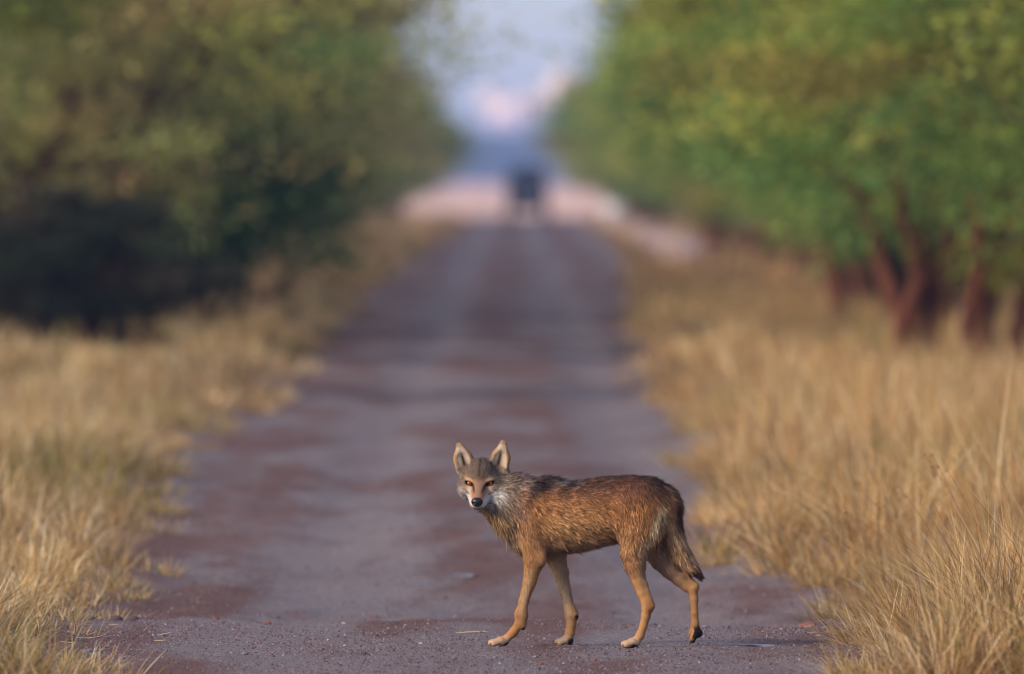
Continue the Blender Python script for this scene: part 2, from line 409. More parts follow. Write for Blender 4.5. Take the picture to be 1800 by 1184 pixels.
for g in [None] + list(range(1, NG[0] + 1)):
    if g is None:
        for p in PR:
            if p['g'] is None and not p['neg']: apply(D, p, p['k'])
        continue
    D2 = np.full(dim, .5, dtype=np.float32)                              # a limb: joined without swelling, then blended into the trunk
    for p in PR:
        if p['g'] == g: apply(D2, p, min(p['k'], .007))
    k = np.float32(.024); h = np.clip(.5 + .5 * (D - D2) / k, 0, 1); D = D * (1 - h) + D2 * h - k * h * (1 - h)
for p in PR:
    if p['neg']: apply(D, p, p['k'])

def surface_net(D, lo, vox):
    ins = D < 0
    nx, ny, nz = D.shape
    cnt = np.zeros((nx - 1, ny - 1, nz - 1), np.int8); c8 = [(i, j, k) for i in (0, 1) for j in (0, 1) for k in (0, 1)]
    cs = lambda c: (slice(c[0], nx - 1 + c[0]), slice(c[1], ny - 1 + c[1]), slice(c[2], nz - 1 + c[2]))
    for c in c8: cnt += ins[cs(c)]
    act = (cnt > 0) & (cnt < 8); idx = np.argwhere(act)
    vid = np.full(act.shape, -1, np.int64); vid[act] = np.arange(len(idx))
    acc = np.zeros((len(idx), 3)); n = np.zeros(len(idx))
    val = {c: D[idx[:, 0] + c[0], idx[:, 1] + c[1], idx[:, 2] + c[2]].astype(float) for c in c8}
    for c in c8:
        for ax in range(3):
            if c[ax] == 0:
                e = list(c); e[ax] = 1; e = tuple(e); a, b = val[c], val[e]
                cr = (a < 0) != (b < 0); t = np.where(cr, a / np.where(cr, a - b, 1), 0)
                pt = np.array(c, float) + t[:, None] * (np.array(e) - np.array(c)); acc[cr] += pt[cr]; n[cr] += 1
    V = lo + (idx + acc / n[:, None]) * vox
    Q = []
    for ax in range(3):
        s0 = [slice(1, -1)] * 3; s0[ax] = slice(0, -1); s1 = list(s0); s1[ax] = slice(1, None)
        a, b = ins[tuple(s0)], ins[tuple(s1)]
        for flip, mk in ((0, a & ~b), (1, ~a & b)):
            e = np.argwhere(mk)
            if not len(e): continue
            off = np.ones(3, int); off[ax] = 0; e = e + off
            u, v = [(1, 2), (2, 0), (0, 1)][ax]
            q = []
            for du, dv in ((-1, -1), (0, -1), (0, 0), (-1, 0)):
                o = e.copy(); o[:, u] += du; o[:, v] += dv; q.append(vid[o[:, 0], o[:, 1], o[:, 2]])
            q = np.stack(q, 1); Q.append(q[:, ::-1] if flip else q)
    return V, np.concatenate(Q)
WV, WQ = surface_net(D, lo, VOX)
E_ = np.concatenate([WQ[:, [0, 1]], WQ[:, [1, 2]], WQ[:, [2, 3]], WQ[:, [3, 0]]])
deg = np.zeros(len(WV)); np.add.at(deg, E_[:, 0], 1); np.add.at(deg, E_[:, 1], 1)
for lam in (.5, -.52, .5, -.52):                                               # light Taubin smoothing
    acc = np.zeros_like(WV)
    for j in range(3):
        acc[:, j] = np.bincount(E_[:, 0], WV[E_[:, 1], j], len(WV)) + np.bincount(E_[:, 1], WV[E_[:, 0], j], len(WV))
    WV = WV + lam * (acc / deg[:, None] - WV)
def vert_normals(V, Q):
    fn = np.cross(V[Q[:, 2]] - V[Q[:, 0]], V[Q[:, 3]] - V[Q[:, 1]]); N = np.zeros_like(V)
    for j in range(4):
        for c in range(3): N[:, c] += np.bincount(Q[:, j], fn[:, c], len(V))
    return unit(N), np.linalg.norm(fn, axis=1) / 2
WN, WA = vert_normals(WV, WQ)

# coat colours: soft patches in the animal's own body coordinates
def spot(C, A, x, z, cx, cz, rx, rz, col, s=1.0, soft=.5, ang=0.0, mask=None):
    a = math.radians(ang); dx, dz = x - cx, z - cz
    e = np.sqrt(((dx * math.cos(a) + dz * math.sin(a)) / rx) ** 2 + ((-dx * math.sin(a) + dz * math.cos(a)) / rz) ** 2)
    w = s * (1 - smooth01(1 - soft, 1 + soft, e))
    if mask is not None: w = w * mask
    C[:] = C * (1 - w[:, None]) + np.asarray(col) * w[:, None]
RUST, TAN, PALE = lin(174, 116, 64, 1.15), lin(190, 142, 92, 1.15), lin(208, 182, 146, 1.1)
DARK, GREY, WHITE, BLACK = lin(70, 50, 44), lin(128, 112, 100), lin(216, 206, 194), lin(26, 22, 24)
LEG, BUFF = lin(184, 134, 82), lin(178, 148, 114)
def head_coords(Pt):
    q = (Pt - EYE) @ HR; return q[:, 0], q[:, 1], q[:, 2]
def coat(Pt, Nn, hw):
    """hw = weight of the head primitives"""
    n = len(Pt); x = Pt[:, 0] * ZU + 733; z = 1113 - Pt[:, 2] * ZU; y = Pt[:, 1]
    C = np.tile(RUST, (n, 1))
    lat = np.abs(y - axis_y(Pt[:, 0]))
    spot(C, 0, x, z, 720, 560, 260, 110, lin(186, 136, 84, 1.15), .8, .6)               # paler lower flank
    spot(C, 0, x, z, 740, 640, 240, 60, lin(176, 138, 96, 1.1), .8, .7)
    spot(C, 0, x, z, 900, 570, 46, 60, lin(104, 84, 66), .6, .6, 25)                   # dark flank fold
    spot(C, 0, x, z, 850, 285, 400, 105, lin(78, 52, 44), .86, .8, -2)                             # saddle
    spot(C, 0, x, z, 1060, 300, 170, 80, DARK, .6, .9, 14)
    spot(C, 0, x, z, 960, 400, 110, 90, lin(138, 80, 46), .45, .9)
    spot(C, 0, x, z, 650, 290, 90, 32, GREY, .75, .7, -4)                              # grizzled band behind the withers
    spot(C, 0, x, z, 668, 322, 70, 15, lin(48, 34, 31), .8, .8, -40)
    spot(C, 0, x, z, 450, 265, 110, 70, lin(150, 126, 108), .75, .7, 12)               # grizzled nape
    spot(C, 0, x, z, 535, 318, 52, 34, lin(44, 31, 28), .85, .8, -30)                     # dark withers patch
    spot(C, 0, x, z, 495, 350, 60, 26, DARK, .5, .9, -50)
    spot(C, 0, x, z, 470, 470, 60, 60, lin(128, 80, 50), .45, .9)
    spot(C, 0, x, z, 370, 400, 70, 130, lin(188, 148, 114), .8, .7, -20)               # pale neck ruff
    spot(C, 0, x, z, 320, 500, 70, 60, lin(196, 156, 104), .8, .7)
    spot(C, 0, x, z, 405, 610, 36, 70, PALE, .75, .7, -18)                             # pale breast
    # legs
    for (cx, cz, rx, rz) in ((470, 800, 110, 260), (670, 900, 90, 260), (1030, 900, 110, 260), (1270, 900, 130, 200)):
        spot(C, 0, x, z, cx, cz, rx, rz, LEG, .85, .5)
    spot(C, 0, x, z, 640, 800, 70, 150, BUFF, .75, .6)
    spot(C, 0, x, z, 1150, 700, 120, 120, lin(160, 126, 96), .8, .6)
    spot(C, 0, x, z, 505, 640, 50, 90, lin(150, 100, 62), .55, .8, 8)
    spot(C, 0, x, z, 1000, 690, 60, 60, lin(150, 102, 66), .5, .8)
    spot(C, 0, x, z, 460, 860, 13, 110, lin(206, 172, 130), .55, .8, 14)
    spot(C, 0, x, z, 425, 960, 14, 60, lin(138, 92, 56), .45, .8, 10)
    spot(C, 0, x, z, 1075, 930, 16, 60, lin(150, 92, 50), .5, .8, -10)
    spot(C, 0, x, z, 665, 900, 12, 100, lin(196, 166, 130), .5, .8, -12)
    for (cx, rx) in ((330, 90), (655, 70), (985, 75)): spot(C, 0, x, z, cx, 1095, rx, 32, lin(198, 168, 132), .75, .7)
    spot(C, 0, x, z, 1020, 540, 90, 130, lin(168, 116, 70, 1.1), .6, .8)
    spot(C, 0, x, z, 1108, 505, 20, 88, lin(214, 182, 132, 1.1), .92, .6, 16)                              # pale britches
    spot(C, 0, x, z, 1060, 620, 30, 60, lin(206, 168, 118), .7, .7, 25)
    # tail
    spot(C, 0, x, z, 1190, 560, 44, 140, lin(210, 164, 112, 1.15), .92, .5, -15)
    spot(C, 0, x, z, 1215, 460, 22, 80, lin(70, 46, 40), .9, .8, -6)
    spot(C, 0, x, z, 1250, 640, 60, 90, lin(196, 146, 98, 1.1), .8, .7, -38)
    spot(C, 0, x, z, 1320, 742, 40, 44, lin(78, 42, 30), .95, .5, -40)
    # pads
    for (cx, cz, r) in ((372, 1108, 16), (452, 1024, 9), (690, 1096, 20), (715, 970, 11), (1000, 1112, 16)):
        spot(C, 0, x, z, cx, cz, r, r, BLACK, .95, .35)
    spot(C, 0, x, z, 1316, 1052, 34, 42, BLACK, .97, .3, mask=(Nn[:, 0] > -.35).astype(float))
    spot(C, 0, x, z, 1300, 1095, 30, 14, BLACK, .9, .4)
    # head, in its own frame
    u, f, w = head_coords(Pt)
    near = (np.linalg.norm(Pt - EYE, axis=1) < .15) & (w > -.115)
    hw = np.maximum(hw, smooth01(-.066, -.028, f) * near)
    B = np.tile(lin(150, 126, 104), (n, 1)); au = np.abs(u)
    up = lambda cu, cw, ru, rw, col, s=1.0, soft=.5, ang=0.0, mask=None: spot(B, 0, au, w, cu, cw, ru, rw, col, s, soft, ang, mask)
    up(0, .055, .075, .050, lin(112, 93, 79), .95, .5)                                  # grizzled crown
    up(0, .045, .006, .060, lin(52, 38, 34), .75, .8)
    up(.060, -.004, .030, .030, lin(112, 96, 84), .8, .6)
    up(.040, .0150, .021, .0070, lin(206, 160, 116), .95, .5, 12)
    up(.010, .020, .016, .012, lin(118, 94, 78), .6, .7)                          # buff brows
    up(.047, -.019, .022, .0125, lin(214, 166, 120), .95, .5, -8)                        # below the eyes
    up(0, -.028, .036, .048, lin(150, 114, 88), .9, .55)                                # rusty bridge
    up(.022, -.040, .012, .020, lin(180, 112, 74), .6, .6)
    up(.064, -.048, .030, .032, WHITE, .95, .5, 30)                                     # white cheeks
    up(.034, -.068, .020, .024, WHITE, .92, .5)                                         # white lips
    up(0, -.090, .045, .022, WHITE, .85, .6)
    up(.062, -.015, .012, .020, lin(120, 96, 78), .7, .7, 30)
    up(.0225, -.011, .0065, .0150, lin(52, 33, 28), .85, .6, -28)                           # inner eye streaks
    up(.043, .0005, .0205, .0098, lin(26, 19, 20), 1.0, .28, 14)                          # dark eye rims
    up(.050, -.0335, .015, .0035, lin(92, 64, 50), .8, .7, 35)
    front = (f > .02).astype(float)
    mouth_z = -.0885 + .35 * np.maximum(au - .012, 0) * (u > 0) + .15 * np.maximum(au - .012, 0) * (u <= 0)
    mk = (1 - smooth01(.0012, .0038, np.abs(w - mouth_z))) * front * (au < .046)
    B = B * (1 - mk[:, None]) + lin(24, 18, 20) * mk[:, None]
    # ears
    for Bs, Tp in EARS:
        d = Tp - Bs; t = ((Pt - Bs) @ d) / (d @ d); q = Pt - Bs - t[:, None] * d
        lat = q @ unit(np.cross(Fw, d)); fr = q @ Fw; inside = (np.linalg.norm(q * np.array([1, .3, 1]), axis=1) < .052) & (t > -.05) & (t < 1.3)
        rad = .036 * (1 - np.clip(t, 0, 1)) + .016
        ec = np.tile(lin(182, 136, 88), (n, 1))
        inn = smooth01(-.004, .004, (Nn @ Fw) * .01) * (1 - smooth01(.62, .95, np.abs(lat) / rad))
        ec = ec * (1 - inn[:, None]) + lin(206, 184, 158) * inn[:, None]
        dk = np.exp(-((lat / rad - .05) / .22) ** 2) * (1 - smooth01(.5, .85, t)) * inn
        ec = ec * (1 - 1.0 * dk[:, None]) + lin(38, 25, 22) * 1.0 * dk[:, None]  # shadow gap between the inner ear tufts, painted into the colour
        tip = .7 * smooth01(.92, 1.05, t); ec = ec * (1 - tip[:, None]) + lin(150, 108, 72) * tip[:, None]
        wE = (inside * smooth01(-.02, .14, t) * smooth01(.052, .066, w + .35 * np.maximum(au - .06, 0)) * smooth01(.040, .050, au))[:, None]
        B = B * (1 - wE) + ec * wE
    hw = hw[:, None]
    C = C * np.array([.80, .86, 1.0])
    return C * (1 - hw) + B * np.array([.84, .86, .88]) * hw

def fields(Pt, Nn):
    """fur flow, length, lift and head weight at surface points"""
    n = len(Pt); W = np.zeros(n); fl = np.zeros((n, 3)); L = np.zeros(n); lf = np.zeros(n); hw = np.zeros(n)
    for i, p in enumerate(PR):
        if p['neg']: continue
        w = np.exp(-np.maximum(pdist(p, Pt) + .004, 0) / .010) + 1e-12
        if i >= N_BODY: w = w * 1.3
        W += w; fl += w[:, None] * p['flow']; L += w * p['L']; lf += w * p['lift']
        if i >= N_BODY: hw += w
    fl /= W[:, None]; L /= W; lf /= W; hw = np.clip((hw / W - .3) / .4, 0, 1)
    fl = fl - (fl * Nn).sum(1, keepdims=True) * Nn
    return unit(fl), L, lf, hw

M_skin = blade_mat('wolf_undercoat', 0.0, .85, .05)
M_fur = blade_mat('wolf_fur', 0.0, .62, .18, normal=True)
_, _, _, hwv = fields(WV, WN)
Cv = coat(WV, WN, hwv)
wolf = bpy.data.objects.new('wolf', None); COL.objects.link(wolf)
wolf.location = ((760 + 733 / 2.819 - 900) / FPX * WOLF_Y, WOLF_Y, .0)
tag(wolf, 'rusty brown wolf standing across the track, head turned to face the viewer', 'wolf')
link('body', mesh_np('wolf_body', WV, WQ, {'Col': Cv * .95}, M_skin, True), wolf)

def sample_quads(V, Q, N, A, n, wts=None):
    pr = A if wts is None else A * wts
    q = Q[rng.choice(len(Q), n, p=pr / pr.sum())]; a, b = rng.random(n)[:, None], rng.random(n)[:, None]
    lerp = lambda X: (X[q[:, 0]] * (1 - a) + X[q[:, 1]] * a) * (1 - b) + (X[q[:, 3]] * (1 - a) + X[q[:, 2]] * a) * b
    return lerp(V), unit(lerp(N))
qc = WV[WQ].mean(1); qh = np.linalg.norm(qc - (EYE + np.array([0, .04, 0])), axis=1) < .2
FP, FN = sample_quads(WV, WQ, WN, WA, 190000, np.where(qh, 4.2, np.where(qc[:, 2] < .38, 1.7, 1.0)))
fl, FL, lf, fh = fields(FP, FN)
eyed = np.minimum(np.linalg.norm(FP - EYES[0], axis=1), np.linalg.norm(FP - EYES[1], axis=1))
NOSE = H(0, .114, -.0535)
keep = (eyed > .0175) & (np.linalg.norm(FP - NOSE, axis=1) > .021)
padx = FP[:, 0] * ZU + 733; padz = 1113 - FP[:, 2] * ZU
keep &= ~((np.hypot(padx - 1316, padz - 1050) < 34) & (FN[:, 0] > -.3)) & (FP[:, 2] > .004)
FP, FN, fl, FL, lf, fh, eyed = [a[keep] for a in (FP, FN, fl, FL, lf, fh, eyed)]
FL = FL * np.clip((eyed - .012) / .03, .45, 1) * np.where(fh > .5, np.clip(np.linalg.norm(FP - NOSE, axis=1) / .07, .55, 1), 1)
n = len(FP)
clump = vnoise(FP[:, 0] * 55 + FP[:, 1] * 31, FP[:, 2] * 55 - FP[:, 1] * 17, 9) - .5
fl = unit(fl + rng.normal(0, .16, (n, 3)) + clump[:, None] * np.cross(FN, fl) * .9)
stray = rng.random(n) < .08
Dv = unit(fl + FN * (lf * rng.uniform(.5, 1.3, n) * np.where(stray, 2.2, 1.0))[:, None])
L_ = FL * rng.uniform(.55, 1.25, n); long_ = (rng.random(n) < .10) & (FL > .011); L_ = np.where(long_, L_ * 1.5, L_)
side = unit(np.cross(Dv, FN)); side = unit(side + FN * rng.normal(0, .45, n)[:, None])
cr = coat(FP, FN, fh)
# agouti: banded hairs, some dark-tipped, some pale-tipped
dk = rng.random(n); body = (1 - fh) * np.maximum(smooth01(.012, .020, FL), .30)
tipm = np.where(dk < .30, .30, np.where(dk > .70, 1.75, 1.0)); tipm = 1 + (tipm - 1) * (.35 + .65 * np.maximum(body, fh * .7))
jit = rng.normal(1, .20, n).clip(.5, 1.6); pat = 1 + .5 * (vnoise(FP[:, 0] * 70 + FP[:, 1] * 20, FP[:, 2] * 34 + FP[:, 1] * 20, 12) - .5) * (.3 + .7 * body)
flk = vnoise(FP[:, 0] * 120 + FP[:, 1] * 30, FP[:, 2] * 95 + FP[:, 1] * 30 + FP[:, 0] * 40, 14)
pat = pat * (1 - .42 * smooth01(.55, .85, flk) * np.maximum(body, .6 * fh)) * (1 + .30 * smooth01(.55, .85, 1 - flk) * np.maximum(body, .5 * fh))
jit = 1 + (jit - 1) * (1 + .9 * fh)
c0 = cr * (jit * pat)[:, None] * 1.04; c1 = c0 * tipm[:, None]
c1 = c1 * np.where((tipm > 1)[:, None], np.array([.98, 1.02, 1.06]), 1.0)
nr = unit(FN + rng.normal(0, .22, (n, 3)) + Dv * .12)
V, T, A = blades(FP - FN * .001, Dv, L_, np.clip(L_ * .085, .0010, .0029), side, -FN * (.22 * lf)[:, None] + np.array([0, 0, -.10]), c0, c1, nr)
link('fur', mesh_np('wolf_fur', V, T, A, M_fur), wolf)

# eyes: one little mesh each, amber iris and dark pupil coloured by their place on the ball
def ball(nu=24, nv=16):
    th = np.linspace(0, np.pi, nv + 1); ph = np.linspace(0, 2 * np.pi, nu + 1)[:-1]
    V = np.array([[math.sin(t) * math.cos(p), math.cos(t), math.sin(t) * math.sin(p)] for t in th for p in ph])
    Q = [[i * nu + j, i * nu + (j + 1) % nu, (i + 1) * nu + (j + 1) % nu, (i + 1) * nu + j] for i in range(nv) for j in range(nu)]
    return V, np.array(Q)
mE, nE, lE, bE = new_mat('wolf_eye', .06, .6)
a_ = nE.new('ShaderNodeAttribute'); a_.attribute_name = 'Col'; lE.new(a_.outputs['Color'], bE.inputs['Base Color'])
bv, bq = ball(32, 40)
ang = np.degrees(np.arccos(np.clip(bv[:, 1], -1, 1)))
ec = np.where((ang < 17)[:, None], lin(10, 8, 8), np.where((ang < 40)[:, None], lin(206, 140, 66), np.where((ang < 47)[:, None], lin(40, 24, 16), lin(40, 28, 24))))
eye_me = mesh_np('wolf_eye', (bv * .0122) @ HR.T, bq, {'Col': ec}, mE, True)
for e in EYES: link('eye', eye_me, wolf, tuple(e - Fw * .0022))
# nose leather
NV = bv.copy(); r_ = np.ones(len(NV))
for s in (-1, 1):
    r_ -= .30 * np.exp(-(((NV[:, 0] - s * .48) / .20) ** 2 + ((NV[:, 2] + .12) / .16) ** 2)) * (NV[:, 1] > 0)
r_ -= .10 * np.exp(-(NV[:, 0] / .07) ** 2) * (NV[:, 1] > 0) * (NV[:, 2] < .1)
NV = NV * r_[:, None] * np.array([.0240, .016, .0195]); NV[:, 0] *= 1 + .12 * np.clip(NV[:, 2] / .018, -1, 1)
M_nose = flat_mat('wolf_nose_leather', lin(22, 20, 26), .38, .4, noise=.3, scale=400)
link('nose', mesh_np('wolf_nose', NV @ HR.T, bq, None, M_nose, True), wolf, tuple(H(0, .110, -.0545)))
# claws
M_claw = flat_mat('wolf_claw', lin(34, 28, 28), .35, .4)
cvv = []; cq = []
for i in range(5):
    t = i / 4; c = np.array([-.014 * t, 0, -.007 * t * t]); r = .0036 * (1 - t) ** .7 + .0003
    for j in range(6):
        p = 2 * math.pi * j / 6; cvv.append(c + np.array([0, math.cos(p) * r, math.sin(p) * r]))
for i in range(4):
    for j in range(6): cq.append([i * 6 + j, i * 6 + (j + 1) % 6, i * 6 + 6 + (j + 1) % 6, i * 6 + 6 + j])
claw_me = mesh_np('wolf_claw', np.array(cvv), np.array(cq), None, M_claw, True)
for c, f in CLAW:
    o = link('claw', claw_me, wolf, tuple(c))
    o.rotation_euler.y = math.atan2(f[2], -f[0]) * .5 if abs(f[2]) > .1 else 0

# ------------------------------------------------------------------ hills, clouds
def ridge(name, Y, half, hgt, seed, mat, depth=250.0):
    xs = np.linspace(-half, half, 160); rows = np.linspace(-1, 1, 9); X, Rr = np.meshgrid(xs, rows)
    top = hgt * (.72 + .35 * vnoise(X / (half * .05), Rr * 0, seed) + .12 * vnoise(X / (half * .012), Rr * 0, seed + 1))
    Z = top * (1 - Rr ** 2) ** .7 - 1.0 * np.abs(Rr)
    V = np.stack([X, Y + Rr * depth, Z], -1).reshape(-1, 3); nx = len(xs)
    i = (np.arange(8)[:, None] * nx + np.arange(nx - 1)[None]).ravel()
    tag(link(name, mesh_np(name, V, np.stack([i, i + 1, i + nx + 1, i + nx], -1), None, mat, True)), kind='structure')
M_hill = flat_mat('hill_scrub', lin(66, 80, 76), .95, .05, noise=.4, scale=.02)
ridge('hills', 3600, 1800, 14.0, 31, M_hill)

M_cloud = flat_mat('cloud', (.84, .66, .57), 1.0, 0.0, noise=.05, scale=.004)  # sunset light painted into the base colour as a peach tint
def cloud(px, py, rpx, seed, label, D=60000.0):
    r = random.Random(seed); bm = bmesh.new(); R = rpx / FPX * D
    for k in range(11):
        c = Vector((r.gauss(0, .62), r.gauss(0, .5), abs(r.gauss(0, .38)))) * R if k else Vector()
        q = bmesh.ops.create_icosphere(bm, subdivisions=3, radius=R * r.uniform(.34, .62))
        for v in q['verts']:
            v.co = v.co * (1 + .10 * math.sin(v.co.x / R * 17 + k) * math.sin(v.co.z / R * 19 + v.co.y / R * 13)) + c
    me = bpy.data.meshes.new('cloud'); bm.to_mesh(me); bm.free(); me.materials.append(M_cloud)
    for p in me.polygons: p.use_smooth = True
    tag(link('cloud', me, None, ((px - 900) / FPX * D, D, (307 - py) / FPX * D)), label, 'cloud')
cloud(884, 208, 44, 1, 'pink tinted cloud low over the hills beside the left trees')
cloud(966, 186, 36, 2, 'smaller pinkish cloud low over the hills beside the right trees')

# ------------------------------------------------------------------ grass on the verges
def straw_colour(n, base, green=.12, seed=0):
    r = np.random.default_rng(seed); t = r.random(n)
    C = np.where((t < .45)[:, None], lin(196, 166, 114), np.where((t < .70)[:, None], lin(170, 134, 84), np.where((t < .86)[:, None], lin(232, 214, 174), lin(104, 80, 60))))
    return C * r.normal(1, .12, (n, 1)).clip(.6, 1.4) * np.asarray(base)

def grass_zone(name, side, y0, y1, xout, dens, per, hgt, width, seed, droop=.5, tone=(1, 1, 1), green=.1, label=None):
    """tussocks on one verge between the track's edge and xout; dens tussocks a square metre, per blades each"""
    r = np.random.default_rng(seed); area = (y1 - y0) * xout; nt = int(area * dens)
    cy = r.uniform(y0, y1, nt); e = np.where(side < 0, -edge_l(cy), edge_r(cy)); cx = r.uniform(0, xout, nt)
    dist = cx - e
    # an uneven fringe: small tufts at the very edge, tall ones behind, bare gaps here and there
    gap = vnoise(cx * 1.1 + 40 * side, cy * .33, seed) ; fr = vnoise(cx * 0, cy * .8 + 7 * side, seed + 5) * .6
    keep = (dist > -.20 + fr * .6) & (gap > .36 - .34 * smooth01(.1, .9, dist))
    cx, cy, dist, gap = cx[keep] * side, cy[keep], dist[keep], gap[keep]; nt = len(cx)
    th = hgt * (.42 + .58 * smooth01(.0, .55, dist)) * (.38 + 1.15 * vnoise(cx * 1.1, cy * .34, seed + 2)) * r.uniform(.7, 1.25, nt)
    tr = r.uniform(.03, .09, nt) * (1 + width * 30)
    green_t = vnoise(cx * .8, cy * .22, seed + 3); tint = .55 + .85 * vnoise(cx * 1.3 + 9, cy * .45, seed + 4)
    k = r.poisson(per, nt); idx = np.repeat(np.arange(nt), k); n = len(idx)
    a = r.uniform(0, 2 * np.pi, n); rad = np.sqrt(r.random(n)) * tr[idx]
    px, py = cx[idx] + np.cos(a) * rad, cy[idx] + np.sin(a) * rad
    P = np.stack([px, py, height(px, py) - .03], -1)
    lean = np.abs(r.normal(0, .34, n)) * (.6 + rad / tr[idx]) + (r.random(n) < .18) * r.uniform(.3, 1.3, n); a2 = a + r.normal(0, .8, n)
    toroad = np.exp(-dist[idx] / .35) * .35
    Dv = unit(np.stack([np.cos(a2) * lean - side * toroad, np.sin(a2) * lean, np.ones(n)], -1))
    L = th[idx] * r.uniform(.45, 1.15, n) * (1 + .25 * (r.random(n) < .05))
    bend = np.stack([np.cos(a2), np.sin(a2), -np.full(n, 1.0)], -1) * (droop * np.abs(r.normal(.5, .5, n)))[:, None]
    sd = unit(np.stack([r.normal(0, 1, n), r.normal(0, .5, n), np.zeros(n)], -1))
    C = straw_colour(n, tone, 0, seed + 8) * tint[idx][:, None]
    g = (r.random(n) < np.clip(green * 3 * smooth01(.35, .8, green_t[idx]), 0, .8))
    C[g] = lin(132, 132, 66) * r.normal(1, .15, (g.sum(), 1)).clip(.6, 1.4)
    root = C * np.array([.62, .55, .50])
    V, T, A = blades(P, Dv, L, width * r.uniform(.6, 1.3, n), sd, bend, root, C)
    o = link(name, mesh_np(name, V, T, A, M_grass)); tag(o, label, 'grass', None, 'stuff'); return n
M_grass = blade_mat('dry_grass', .30, .7, .15)
LW, RW = (1.02, 1.04, 1.05), (1.10, 1.04, .97)
ng = 0
ng += grass_zone('dry_grass', -1, 52, 70, 3.3, 26, 48, .28, .0042, 101, .9, LW, .06, 'pale dry grass on the left verge beside the gravel track, in focus')
ng += grass_zone('dry_grass', 1, 52, 70, 3.3, 26, 52, .46, .0042, 102, .7, RW, .06, 'golden dry grass on the right verge beside the gravel track, in focus')
ng += grass_zone('dry_grass', -1, 70, 112, 5.2, 9, 44, .36, .0065, 103, .55, LW, .10, 'straw coloured grass further along the left verge, slightly blurred')
ng += grass_zone('dry_grass', 1, 70, 112, 5.2, 9, 48, .58, .0065, 104, .45, RW, .10, 'orange tinted dry grass further along the right verge, slightly blurred')
ng += grass_zone('dry_grass', -1, 112, 215, 9.0, 2.6, 34, .36, .013, 105, .4, LW, .12, 'blurred straw coloured grass below the trees on the left')
ng += grass_zone('dry_grass', 1, 112, 215, 9.0, 2.6, 34, .42, .013, 106, .4, RW, .08, 'blurred golden grass below the trees on the right')
ng += grass_zone('dry_grass', -1, 215, 600, 7.0, .45, 34, .42, .035, 107, .4, (.98, .96, .95), .05, 'far pale grass strip along the left side of the track')
ng += grass_zone('dry_grass', 1, 215, 600, 7.0, .45, 34, .38, .035, 108, .4, (1.0, .93, .88), .05, 'far brownish grass strip along the right side of the track')
print('grass blades', ng)

# tall seed stalks standing out of the right verge, each one its own thing
def stalk(x, y, h, lean, seed):
    r = random.Random(seed); pts = []
    for i in range(13):
        t = i / 12; pts.append((x + lean * h * (t ** 1.7), y + .02 * math.sin(3 * t), height(x, y) - .02 + h * (t - .10 * t ** 3 * abs(lean))))
    V = []; Q = []
    for i, p in enumerate(pts):
        rad = .0022 * (1 - .5 * i / 12)
        for j in range(4):
            a = math.pi / 2 * j; V.append((p[0] + math.cos(a) * rad, p[1] + math.sin(a) * rad, p[2]))
    for i in range(12):
        for j in range(4): Q.append([i * 4 + j, i * 4 + (j + 1) % 4, i * 4 + 4 + (j + 1) % 4, i * 4 + 4 + j])
    tx, ty, tz = pts[-1]
    for k in range(10):                                            # drooping seed head
        d = r.uniform(-.5, 1.0) * math.copysign(1, lean); L = r.uniform(.012, .03); b = len(V)
        s = pts[-1 - (k % 3)]
        V += [(s[0], s[1], s[2] - .002), (s[0], s[1], s[2] + .002), (s[0] + d * L, s[1] + r.uniform(-.01, .01), s[2] + r.uniform(-.5, .8) * L), (s[0] + d * L * .6, s[1], s[2] - .003)]
        Q.append([b, b + 1, b + 2, b + 3])
    o = link('grass_stalk', mesh_np('grass_stalk', np.array(V), np.array(Q), None, M_stalk))
    return o
M_stalk = flat_mat('dry_stalk', lin(150, 112, 78), .7, .2, noise=.3)
for i, (px, py, hh, ln) in enumerate([(1690, 1120, .62, -.42), (1760, 1115, .66, -.34), (1640, 1090, .50, -.75), (1725, 1095, .70, -.30), (1660, 1085, .58, -.6), (1740, 1075, .72, -.4), (1610, 1105, .42, -.9)]):
    X, Y = at_px(px, py)
    tag(stalk(X, Y, hh, ln, i), 'thin bare seed stalk rising above the golden grass on the right verge', 'grass stalk', 'seed stalks over the right verge')

